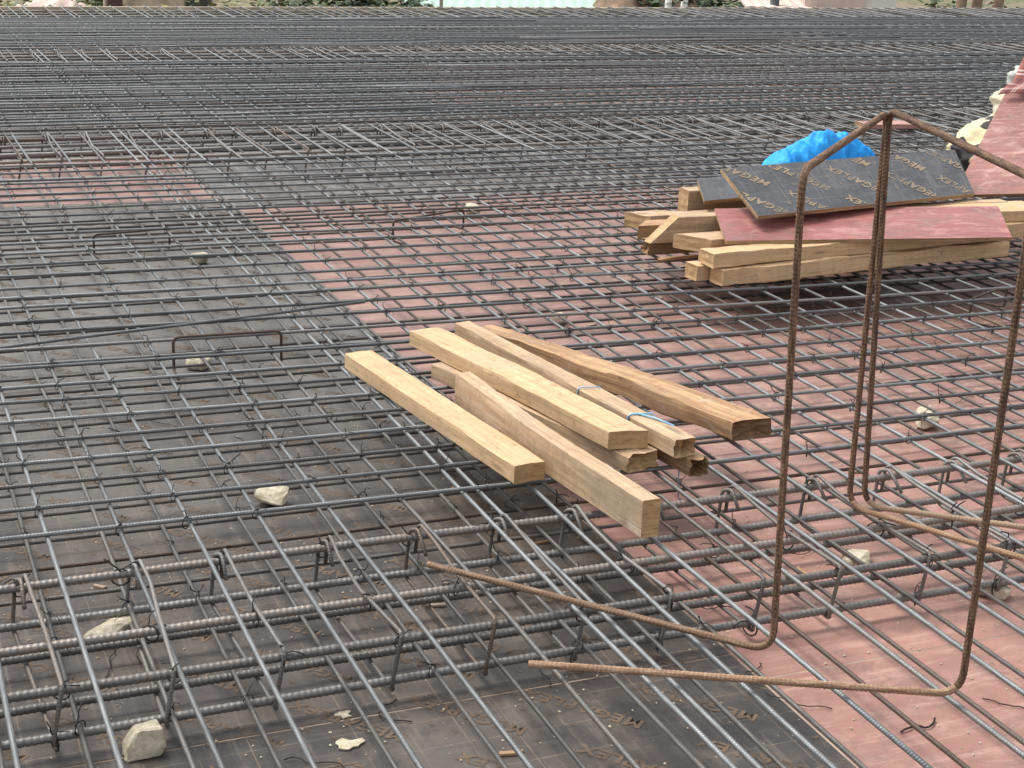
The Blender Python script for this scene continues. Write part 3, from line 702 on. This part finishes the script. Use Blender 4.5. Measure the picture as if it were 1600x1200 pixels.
# ------------------------------------------------------------------ blue net, sacks and cloth at the right
def blob_mesh(name, rx, ry, rz, amp, freq, seed, sub=5, flat=.0):
    bm = bmesh.new(); bmesh.ops.create_icosphere(bm, subdivisions=sub, radius=1)
    for v in bm.verts:
        p = v.co.copy(); f = noise.fractal(p * freq + Vector((seed, seed * 2, 0)), .8, 2.1, 4)
        rid = 1 - abs(noise.noise(p * freq * 1.7 + Vector((seed * 3, 0, 1)))) * 2
        q = p * (1 + amp * f + amp * .35 * rid); sq = lambda a: math.copysign(abs(a) ** .8, a)
        v.co = (sq(q.x) * rx, sq(q.y) * ry, max(sq(q.z) * rz, -rz * (1 - flat)))
    me = bpy.data.meshes.new(name); bm.to_mesh(me); bm.free(); smooth(me)
    uv = me.uv_layers.new(name='UVMap'); return me
def net():
    n, mth = 150, 80; V = []; F = []
    lob = [(-.36, .0, .20, .15, .22), (-.12, .04, .26, .16, .26), (.08, .06, .28, .17, .275), (-.52, .0, .12, .12, .10), (.30, .03, .18, .13, .20), (.48, .0, .16, .1, .10), (.62, 0, .12, .08, .07)]
    for j in range(mth + 1):
        for i in range(n + 1):
            x = -.62 + 1.36 * i / n; y = -.26 + .52 * j / mth
            h = sum((hh * math.exp(-(abs(x - cx) / sx) ** 3 - (abs(y - cy) / sy) ** 3)) ** 4 for cx, cy, sx, sy, hh in lob) ** .25
            f = noise.fractal(Vector((x * 5, y * 5, 2)), .9, 2.2, 4); r = 1 - abs(noise.noise(Vector((x * 8 + f, y * 8 + x * 5, 7)))) * 3.2 + .2 * (1 - abs(noise.noise(Vector((x * 17, y * 15 - x * 9 + f * 2, 3)))) * 3)
            V.append((x + .02 * nz(x * 9, y * 9, 3), y + .02 * nz(x * 9, y * 9, 8), max(h * (1 + .10 * f) + .018 * r * min(1, h * 8), .0) + .004))
    for j in range(mth):
        for i in range(n):
            a = j * (n + 1) + i
            if max(V[a][2], V[a + 1][2], V[a + n + 1][2], V[a + n + 2][2]) > .02: F.append((a, a + 1, a + n + 2, a + n + 1))
    m = NT('blue_net_cloth'); t = m.obj(); nn = m.noise(t, 14, 5, .6)
    m.col(m.mix(m.ramp(nn, [(.3, 0.), (.7, 1.)]), (.0, .25, .74), (.015, .40, .95))); m.set(Roughness=.65)
    wv = m.noise(m.mapp(t, (1, 1, 1)), 160, 2); m.bump(m.math('ADD', wv, m.math('MULTIPLY', nn, 2.0)), .3, .004)
    me = bpy.data.meshes.new('blue_net'); me.from_pydata(V, [], F); smooth(me)
    o = make('blue_net', me, m.m); o.modifiers.new('t', 'SOLIDIFY').thickness = .004
    o.location = (4.82, 7.16, zt); o.rotation_euler.z = R(8); o.scale = (.76, .85, .98)
    tag(o, 'crumpled bright blue shade net heaped behind the black board', 'net')
net()
def sackmat(name, c, patches=False):
    m = NT(name); t = m.obj(); n = m.noise(t, 9, 5, .6); w = m.noise(m.mapp(t, (1, 1, 1)), 120, 2)
    col = m.mix(m.ramp(n, [(.3, 0.), (.7, 1.)]), tuple(q * .8 for q in c), c)
    if patches:
        v = m.noise(m.mapp(t, (1.0, 1.0, 1.0), (.37, .1, .2)), 6.0, 1, .3, .3)
        col = m.mix(m.ramp(v, [(.50, 0.), (.515, 1.)]), col, (.035, .032, .03))
    m.col(col); m.set(Roughness=.85); m.bump(m.math('ADD', n, m.math('MULTIPLY', w, .3)), .3, .01); return m.m
M['sack'] = sackmat('cream_sack', (.62, .56, .42)); M['sack2'] = sackmat('grey_cream_sack', (.52, .52, .48)); M['cow'] = sackmat('patched_cloth', (.70, .60, .36), True)
def sack(loc, r, rot, mat, lab, seed, nm='sack', cat='sack'):
    o = make(nm, blob_mesh(nm, *r, .22, 1.6, seed), mat); o.location = loc; o.rotation_euler = rot; tag(o, lab, cat)
sack((6.02, 7.28, .31), (.27, .24, .16), (0, R(-14), R(20)), 'cow', 'cream cloth bundle with big black patches lying beside the propped red board', 3, 'cloth_bundle', 'cloth')
sack((6.42, 7.52, .33), (.36, .26, .165), (0, 0, R(10)), 'sack', 'full cream sack at the bottom behind the propped red board', 5)
sack((6.47, 7.5, .51), (.24, .24, .13), (0, 0, R(-8)), 'sack', 'cream sack stacked second from the bottom behind the red board', 6)
sack((6.50, 7.5, .67), (.2, .2, .10), (0, R(6), R(12)), 'sack2', 'pale grey sack on top of the stack behind the red board', 8)
def plaid():
    m = NT('red_plaid_cloth'); u = m.uv(); sp = m.n('SeparateXYZ'); m.l(u, sp.inputs[0])
    c = (.34, .12, .085)
    def band(i, f, a, b):
        q = m.math('FRACT', m.math('MULTIPLY', sp.outputs[i], f)); return m.math('MULTIPLY', m.math('GREATER_THAN', q, a), m.math('LESS_THAN', q, b))
    col = m.mix(m.math('MULTIPLY', m.math('ADD', band(0, 9, .1, .45), band(1, 9, .1, .45)), .4), c, (.14, .06, .07))
    col = m.mix(m.math('MULTIPLY', m.math('MAXIMUM', m.math('MAXIMUM', band(0, 9, .6, .66), band(0, 9, .74, .80)), m.math('MAXIMUM', band(1, 9, .6, .66), band(1, 9, .74, .80))), .75), col, (.72, .6, .58))
    m.col(col); m.set(Roughness=.9)
    n, k = 30, 30; mb = MB(); V = []; F = []; U = []
    A, Bv = np.array([5.755, 6.985, .742]), np.array([6.93, 6.85, .748]); dn = np.array([-.80, -.83, -.345]); dn /= np.linalg.norm(dn)
    nor = np.array([-.2, -.2, 1.]); nor /= np.linalg.norm(nor)
    for j in range(k + 1):
        for i in range(n + 1):
            s, t = i / n, j / k
            s2 = s * (1 - .10 * t) + .10 * t; p = A * (1 - s2) + Bv * s2; 
            fold = .022 + .03 * abs(nz(s * 5, t * 3, 1)) + .05 * math.sin(math.pi * min(1, t * 1.2)) * (.5 + .5 * nz(s * 4, t * 2, 9))
            if t < .55: q = p + dn * (.16 + .03 * math.sin(s * 9)) * (t / .55) ** 1.0 * 1.0 + nor * fold
            q = p + dn * (.17 * (1 - t) + .03 * nz(s * 3, 2)) + nor * (fold + .0) if t < .6 else p + dn * (.17 * .4 + .03 * nz(s * 3, 2)) * (1 - (t - .6) / .4) - dn * .22 * ((t - .6) / .4) + nor * (fold + .10 * ((t - .6) / .4))
            V.append(q - A)
    for j in range(k):
        for i in range(n):
            a = j * (n + 1) + i; f = (a, a + 1, a + n + 2, a + n + 1); F.append(f); U += [((q % (n + 1)) / n * 1.1, (q // (n + 1)) / k * .42) for q in f]
    mb.add(np.array(V), F, U); o = make('plaid_cloth', mb.mesh('plaid_cloth'), m.m); o.location = A
    o.modifiers.new('t', 'SOLIDIFY').thickness = .006
    tag(o, 'red plaid cloth draped over the top of the propped red board', 'cloth')
plaid()

# ------------------------------------------------------------------ stones, scraps, debris on the floor
def stone(loc, s, lab, seed, group=None):
    rr = random.Random(seed); bm = bmesh.new()
    if seed == 1:
        for q in [(-1, -.7, 0), (-.9, .8, 0), (.8, -.9, 0), (1, .7, 0), (-.35, -.4, 1), (-.3, .7, .95), (.9, -.6, .95), (.95, .6, 1), (-.8, -.5, .45), (1, -.9, .4), (-.9, .7, .4)]: bm.verts.new((q[0] * s[0] / 2, q[1] * s[1] / 2, q[2] * s[2]))
    for k in range(34 if seed != 1 else 0):
        v = Vector((rr.uniform(-1, 1), rr.uniform(-1, 1), rr.uniform(-1, 1))); m_ = max(abs(v.x), abs(v.y), abs(v.z)); v = v / m_ * rr.uniform(.75, 1)
        bm.verts.new((v.x * s[0] / 2, v.y * s[1] / 2, (v.z * .5 + .5) * s[2]))
    r = bmesh.ops.convex_hull(bm, input=bm.verts)
    bmesh.ops.delete(bm, geom=[g for g in r['geom_interior'] if isinstance(g, bmesh.types.BMVert)], context='VERTS')
    bmesh.ops.bevel(bm, geom=bm.edges[:], offset=.003, segments=1, affect='EDGES')
    bmesh.ops.triangulate(bm, faces=bm.faces[:]); bmesh.ops.subdivide_edges(bm, edges=bm.edges[:], cuts=1)
    for v in bm.verts: v.co += Vector((nz(v.co.x * 60, v.co.y * 60, seed), nz(v.co.y * 60, v.co.z * 60, seed + 5), nz(v.co.z * 60, v.co.x * 60, seed + 9))) * .004
    me = bpy.data.meshes.new('stone'); bm.to_mesh(me); bm.free()
    o = make('stone', me, 'stone'); o.location = (*loc, .001); o.rotation_euler.z = rr.uniform(0, 6) if seed != 1 else R(8)
    tag(o, lab, 'stone', group or 'stone spacers on the floor panels')
stone((.452, 2.95), (.082, .06, .066), 'pointed cream stone wedge in the foreground, in front of the front beam', 1)
stone((.475, 3.50), (.13, .08, .04), 'flat cream stone under the front beam bars at the left', 2)
stone((1.04, 4.18), (.11, .085, .05), 'cream stone block on the black panels left of the middle timbers', 3)
stone((1.095, 5.50), (.09, .07, .045), 'cream stone under the low bar support behind the paired bars', 4)
stone((1.42, 7.05), (.09, .06, .05), 'small pale stone far back on the black panels', 5)
stone((3.33, 4.20), (.13, .085, .055), 'cream stone block on the red panels between the tall rusty supports', 6)
stone((2.62, 5.70), (.09, .06, .045), 'small white stone on the red panels behind the dark brown plank', 7)
stone((2.67, 3.02), (.10, .07, .035), 'pale grey stone under the front beam bars at the right edge', 8)
stone((2.44, 3.30), (.11, .08, .03), 'greyish stone under the beam beside the bent feet of the rusty supports', 9)
stone((3.02, 7.75), (.12, .07, .06), 'grey stone spacer near the far edge of the red panels', 10)
def wire_scrap(x, y, L, ang, lab, seed, z=.004, r=.0016):
    rr = random.Random(seed); p = np.array([x, y, z]); q = [p.copy()]; a = ang
    for k in range(9):
        a += rr.uniform(-.7, .7); p = p + np.array([math.cos(a), math.sin(a), 0]) * L / 9; p[2] = z + abs(rr.uniform(0, .004)); q.append(p.copy())
    tag(make('wire_scrap', MB().bar(q, r, 5).mesh('wire_scrap'), 'wire'), lab, 'wire', 'loose wire offcuts on the floor')
wire_scrap(1.79, 2.86, .10, R(-50), 'bent black wire offcut on the red panel right of the black joint', 1)
wire_scrap(1.83, 2.85, .07, R(-20), 'short black wire scrap beside the bent wire on the red panel', 2)
wire_scrap(2.02, 2.505, .12, R(40), 'curved black wire offcut near the sawn bar end', 3, r=.0025)
wire_scrap(2.29, 2.57, .13, R(-20), 'curly black wire offcut at the right edge of the red panels', 4)
wire_scrap(2.40, 2.42, .10, R(10), 'black wire scrap lowest at the right edge', 5)
wire_scrap(2.30, 3.46, .09, R(160), 'twisted black wire scrap under the beam between the supports', 6)
wire_scrap(1.02, 2.89, .16, R(160), 'looped black wire on the black panel in the foreground', 7)
wire_scrap(.72, 2.83, .16, R(20), 'long thin black wire on the black panel near the cream flakes', 8)
wire_scrap(1.0, 4.5, .3, R(-60), 'thin wire trailing through the mat left of the middle timbers', 9, .1)
wire_scrap(.25, 3.95, .06, R(60), 'small curled wire loop on the black panels at the far left', 10)
rl = random.Random(21)
for k in range(26):
    y = rl.uniform(2.3, 7.5); x = rl.uniform(.1 * y, .8 * y + .2)
    wire_scrap(x, y, rl.uniform(.05, .2), rl.uniform(0, 6), 'thin black wire offcut lying loose under the bars', 100 + k, .004, .0013)
def chip(x, y, a, L, w, seed):
    rr = random.Random(seed); V = [(-L / 2, -w / 2, 0), (L / 2, -w * rr.uniform(.1, .5), 0), (L / 2, w * rr.uniform(.1, .5), 0), (-L / 2 * rr.uniform(.6, 1), w / 2, 0)]
    V += [(q[0] * .96, q[1] * .9, .005) for q in V]; F = [(3, 2, 1, 0), (4, 5, 6, 7), (0, 1, 5, 4), (1, 2, 6, 5), (2, 3, 7, 6), (3, 0, 4, 7)]
    me = bpy.data.meshes.new('wood_chip'); me.from_pydata(V, [], F); o = make('wood_chip', me, M['seam'] if seed % 3 else M['wood_brown']); o.location = (x, y, .002); o.rotation_euler.z = a
    tag(o, 'small pale wood chip lying on the floor panels under the bars', 'wood chip', 'wood chips on the floor panels')
for k in range(28):
    y = rl.uniform(2.3, 7.0); chip(rl.uniform(.1 * y, .8 * y), y, rl.uniform(0, 6), rl.uniform(.02, .07), rl.uniform(.006, .016), k)
def flake(x, y, s, lab, seed):
    rr = random.Random(seed); n = 14; V = [(0, 0, .006)]
    for k in range(n): a = k / n * 2 * math.pi; q = s * rr.uniform(.45, 1.1); V.append((math.cos(a) * q, math.sin(a) * q * .8, .003))
    V += [(v[0], v[1], 0) for v in V[1:]]
    F = [(0, k + 1, (k + 1) % n + 1) for k in range(n)] + [(k + 1, k + 1 + n, (k + 1) % n + 1 + n, (k + 1) % n + 1) for k in range(n)]
    me = bpy.data.meshes.new('mortar_flake'); me.from_pydata(V, [], F); o = make('mortar_flake', me, 'stone'); o.location = (x, y, .002); tag(o, lab, 'flake', 'cream mortar flakes')
flake(.889, 2.968, .022, 'cream mortar flake just in front of the front beam', 1)
flake(.865, 2.847, .034, 'jagged cream mortar flake lowest in the foreground', 2)
flake(.66, 2.80, .02, 'small cream mortar flake nearest to the pointed stone wedge', 3)
d = MB()
for k in range(2600):
    y = rnd.uniform(2.0, 8.0); x = rnd.uniform(.095 * y - .6, .83 * y + .6); s = rnd.uniform(.0012, .0045) * (1.3 if rnd.random() < .05 else 1); a = rnd.uniform(0, 6)
    V = [(x + s * math.cos(a + q * 1.57) * rnd.uniform(.5, 1.3), y + s * math.sin(a + q * 1.57), .002) for q in range(4)] + [(x, y, .002 + s * .8)]
    d.add(V, [(0, 1, 4), (1, 2, 4), (2, 3, 4), (3, 0, 4)])
tag(make('debris', d.mesh('debris', False), 'stone'), 'pale grit and chips scattered over the floor panels', 'debris', kind='stuff')

# ------------------------------------------------------------------ far edge and what lies beyond the slab
def box(mb, c, s, mi=0, rz=0.0):
    x, y, z = (q / 2 for q in s); ca, sa = math.cos(rz), math.sin(rz)
    V = [(c[0] + a * x * ca - b * y * sa, c[1] + a * x * sa + b * y * ca, c[2] + e * z) for a in (-1, 1) for b in (-1, 1) for e in (-1, 1)]
    mb.add(V, [(0, 1, 3, 2), (4, 6, 7, 5), (0, 4, 5, 1), (2, 3, 7, 6), (0, 2, 6, 4), (1, 5, 7, 3)], None, mi)
M['plank_far'] = simple('pale_planks', (.42, .34, .25), .8, 0, .3, 3)
M['tin_green'] = simple('pale_green_sheet', (.36, .52, .42), .5, 0, .1, 1)
M['brown'] = simple('brown_earthy', (.20, .135, .09), .9, 0, .35, 3)
M['dark'] = simple('dark_maroon', (.07, .03, .03), .6, 0, .3, 3)
M['pink'] = simple('pink_plaster', (.58, .46, .40), .8, 0, .15, 2)
M['white'] = simple('white_plaster', (.68, .66, .62), .8, 0, .1, 2)
M['darkgrey'] = simple('dark_grey_metal', (.08, .085, .09), .5, .2, .3, 3)
mb = MB(); box(mb, (8, 18.0, .06), (22, .05, .16)); 
tag(make('edge_board', mb.mesh('edge_board', False), 'plank_far'), 'long timber edge board closing the far side of the deck', 'edge board')
def leafmat(name, a, b):
    m = NT(name); i = m.island(); m.col(m.mix(i, a, b)); m.set(Roughness=.6); return m.m
M['leaf_dark'] = leafmat('dark_leaves', (.025, .05, .018), (.07, .11, .035)); M['leaf_yel'] = leafmat('yellow_leaves', (.10, .13, .03), (.28, .27, .09)); M['leaf_mid'] = leafmat('mid_leaves', (.04, .075, .025), (.15, .18, .07))
def bush(x, y, rx, h, mat, lab, seed, leaf=.22, group='bushes beyond the slab', n=1500, nm='bush'):
    rr = random.Random(seed); root = empty(nm, (x, y, gz)); tag(root, lab, nm, group); mb = MB()
    cl = [(rr.uniform(-.7, .7) * rx, rr.uniform(-.7, .7) * rx, rr.uniform(.3, .85) * h, rr.uniform(.25, .5)) for _ in range(10)]
    for k in range(n):
        c = rr.choice(cl); p = np.array([rr.gauss(c[0], c[3] * rx * .5), rr.gauss(c[1], c[3] * rx * .5), max(.1, rr.gauss(c[2], c[3] * h * .35))])
        a, b = rr.uniform(0, 6.3), rr.uniform(-.5, 1.0); u = np.array([math.cos(a) * math.cos(b), math.sin(a) * math.cos(b), -math.sin(b) * .6]) * leaf * rr.uniform(.6, 1.4)
        w = np.array([-math.sin(a), math.cos(a), rr.uniform(-.4, .4)]) * leaf * .28
        mb.add([p, p + u * .5 + w, p + u, p + u * .5 - w], [(0, 1, 2, 3)])
    make('foliage', mb.mesh('foliage', False), mat, root)
    st = MB()
    for c in cl[:6]: st.bar([(0, 0, 0), (c[0] * .4, c[1] * .4, c[2] * .5), (c[0], c[1], c[2])], .04 * h / 2, 5)
    make('stem', st.mesh('stem'), 'brown', root)
bush(3.3, 40, 2.2, 2.6, 'leaf_mid', 'greyish green bush at the far left beyond the deck', 1)
bush(6.5, 43, 1.6, 2.9, 'leaf_mid', 'bush beside the pale post left of the plank hut', 2)
bush(9.4, 41, 2.0, 2.7, 'leaf_yel', 'dry yellowish bush right of the plank hut', 3)
bush(11.2, 39.5, 1.9, 3.2, 'leaf_mid', 'leafy green clump between dry bush and green roof', 4, .34)
bush(12.6, 39.2, 1.7, 3.0, 'leaf_dark', 'dark green clump just left of the green roof', 5, .3)
bush(20.3, 37, 1.7, 3.4, 'leaf_dark', 'dark shrub behind the brown bank', 6, .26)
bush(21.4, 38, 1.3, 3.4, 'leaf_dark', 'dark shrub beside the grey post', 7, .26)
bush(25.2, 35.5, 1.1, 3.4, 'leaf_yel', 'yellow green bush right of the white hut', 8)
bush(27.6, 35, 1.9, 3.6, 'leaf_mid', 'green bush at the far right beyond the deck', 9)
bush(15, 52, 5, 3.0, 'leaf_mid', 'wide green thicket behind the green roof', 10, .4)
bush(8, 56, 5, 2.2, 'leaf_yel', 'wide dry thicket far behind the plank hut', 11, .4)
bush(30, 48, 5, 3.0, 'leaf_dark', 'wide dark thicket far behind the white hut', 12, .4)
def hut(x, y, w, dp, h, wall, roof, lab, rz=0.0, pitch=.25, over=.25, nm='hut'):
    root = empty(nm, (x, y, gz)); root.rotation_euler.z = rz; tag(root, lab, 'hut')
    mb = MB(); box(mb, (0, 0, h / 2), (w, dp, h)); make('wall', mb.mesh('wall', False), wall, root)
    mb = MB(); ow, od = w / 2 + over, dp / 2 + over; n = int(w / .12)
    V = []; F = []
    for i in range(n + 1):
        xx = -ow + 2 * ow * i / n; dz = .025 * (i % 2)
        V += [(xx, -od, h + .02 + dz), (xx, od, h + .02 + pitch + dz), (xx, -od, h - .02 + dz), (xx, od, h - .02 + pitch + dz)]
    for i in range(n):
        a = i * 4; F += [(a, a + 4, a + 5, a + 1), (a + 2, a + 3, a + 7, a + 6), (a, a + 2, a + 6, a + 4)]
    mb.add(V, F); make('roof', mb.mesh('roof', False), roof, root)
    mb = MB(); box(mb, (w * .18, -dp / 2 - .02, .95), (.85, .05, 1.9)); make('door', mb.mesh('door', False), 'brown', root)
hut(7.55, 41.5, 1.5, 2, 2.9, 'plank_far', 'plank_far', 'small hut of pale upright planks beyond the far left of the deck', R(-20), .1, .05)
hut(16.0, 38.5, 5.0, 5.5, 2.05, 'brown', 'tin_green', 'shed with a wide pale green sheet roof beyond the deck', R(-23), .55, .4)
hut(22.3, 36.2, 1.6, 2, 2.75, 'darkgrey', 'pink', 'small dark shed with a pale pinkish roof', R(-23), .12, .1)
hut(23.7, 36, 1.5, 2.2, 3.5, 'pink', 'white', 'pink plastered hut beyond the right part of the deck', R(-23), .2, .1)
hut(24.7, 35.6, 1.0, 2, 3.4, 'white', 'white', 'white plastered hut right beside the pink one', R(-23), .15, .1)
def post(x, y, h, z, r, mat, lab, lean=0.0):
    mb = MB().bar([(x, y, z), (x + lean * .5, y, z + h / 2), (x + lean, y, z + h)], r, 7); tag(make('post', mb.mesh('post'), mat), lab, 'post')
post(6.52, 17.93, .9, -.1, .022, 'plank_far', 'thin grey post standing at the far edge of the deck')
post(6.2, 41.5, 3.4, gz, .07, 'plank_far', 'pale post in the bushes left of the plank hut')
post(19.1, 36.2, 3.6, gz, .09, 'white', 'pale leaning post left of a like one on the brown bank', .12)
post(19.5, 36.1, 3.6, gz, .09, 'white', 'pale leaning post right of a like one on the brown bank', .12)
post(21.9, 35.6, 3.7, gz, .12, 'darkgrey', 'dark grey post beside the dark shrubs')
for k, (x, y) in enumerate(((26.0, 33.6), (26.4, 33.5), (26.9, 33.3))): post(x, y, 4.5, gz, .13, 'brown', ('left', 'middle', 'right')[k] + ' of three dark tree trunks at the far right', .15)
mb = MB(); box(mb, (6.75, 41.2, gz + 1.35), (.9, .8, 2.7), 0, R(-20)); box(mb, (6.75, 41.2, gz + 2.74), (1.05, .95, .06), 0, R(-20))
tag(make('cabin_box', mb.mesh('cabin_box', False), 'dark'), 'dark maroon box cabin left of the plank hut', 'cabin')
mb = MB(); box(mb, (8.2, 41.0, gz + 1.3), (1.0, .9, 2.6), 0, R(-20)); box(mb, (8.2, 41.0, gz + 2.64), (1.1, 1.0, .06), 0, R(-20))
tag(make('water_tank', mb.mesh('water_tank', False), 'darkgrey'), 'dark grey tank right of the plank hut', 'tank')
def mound(x, y, rx, ry, h, mat, lab, seed, nm='earth_bank'):
    o = make(nm, blob_mesh(nm, rx, ry, h, .25, 1.8, seed, 5), mat); o.location = (x, y, gz); tag(o, lab, 'mound'); return o
mound(19.6, 38.2, 2.0, 2.0, 2.7, 'brown', 'brown earth bank right of the green roof', 3)
mound(4.9, 41.8, 1.3, 1.2, 2.3, 'pink', 'pale pinkish rubble heap at the far left', 4, 'rubble_heap')
mound(9.2, 40.0, 1.2, 1.0, 2.0, 'white', 'pale rubble heap below the dry bush', 6, 'rubble_heap')
print('rebars', nbar[0], 'ties', len(ties))
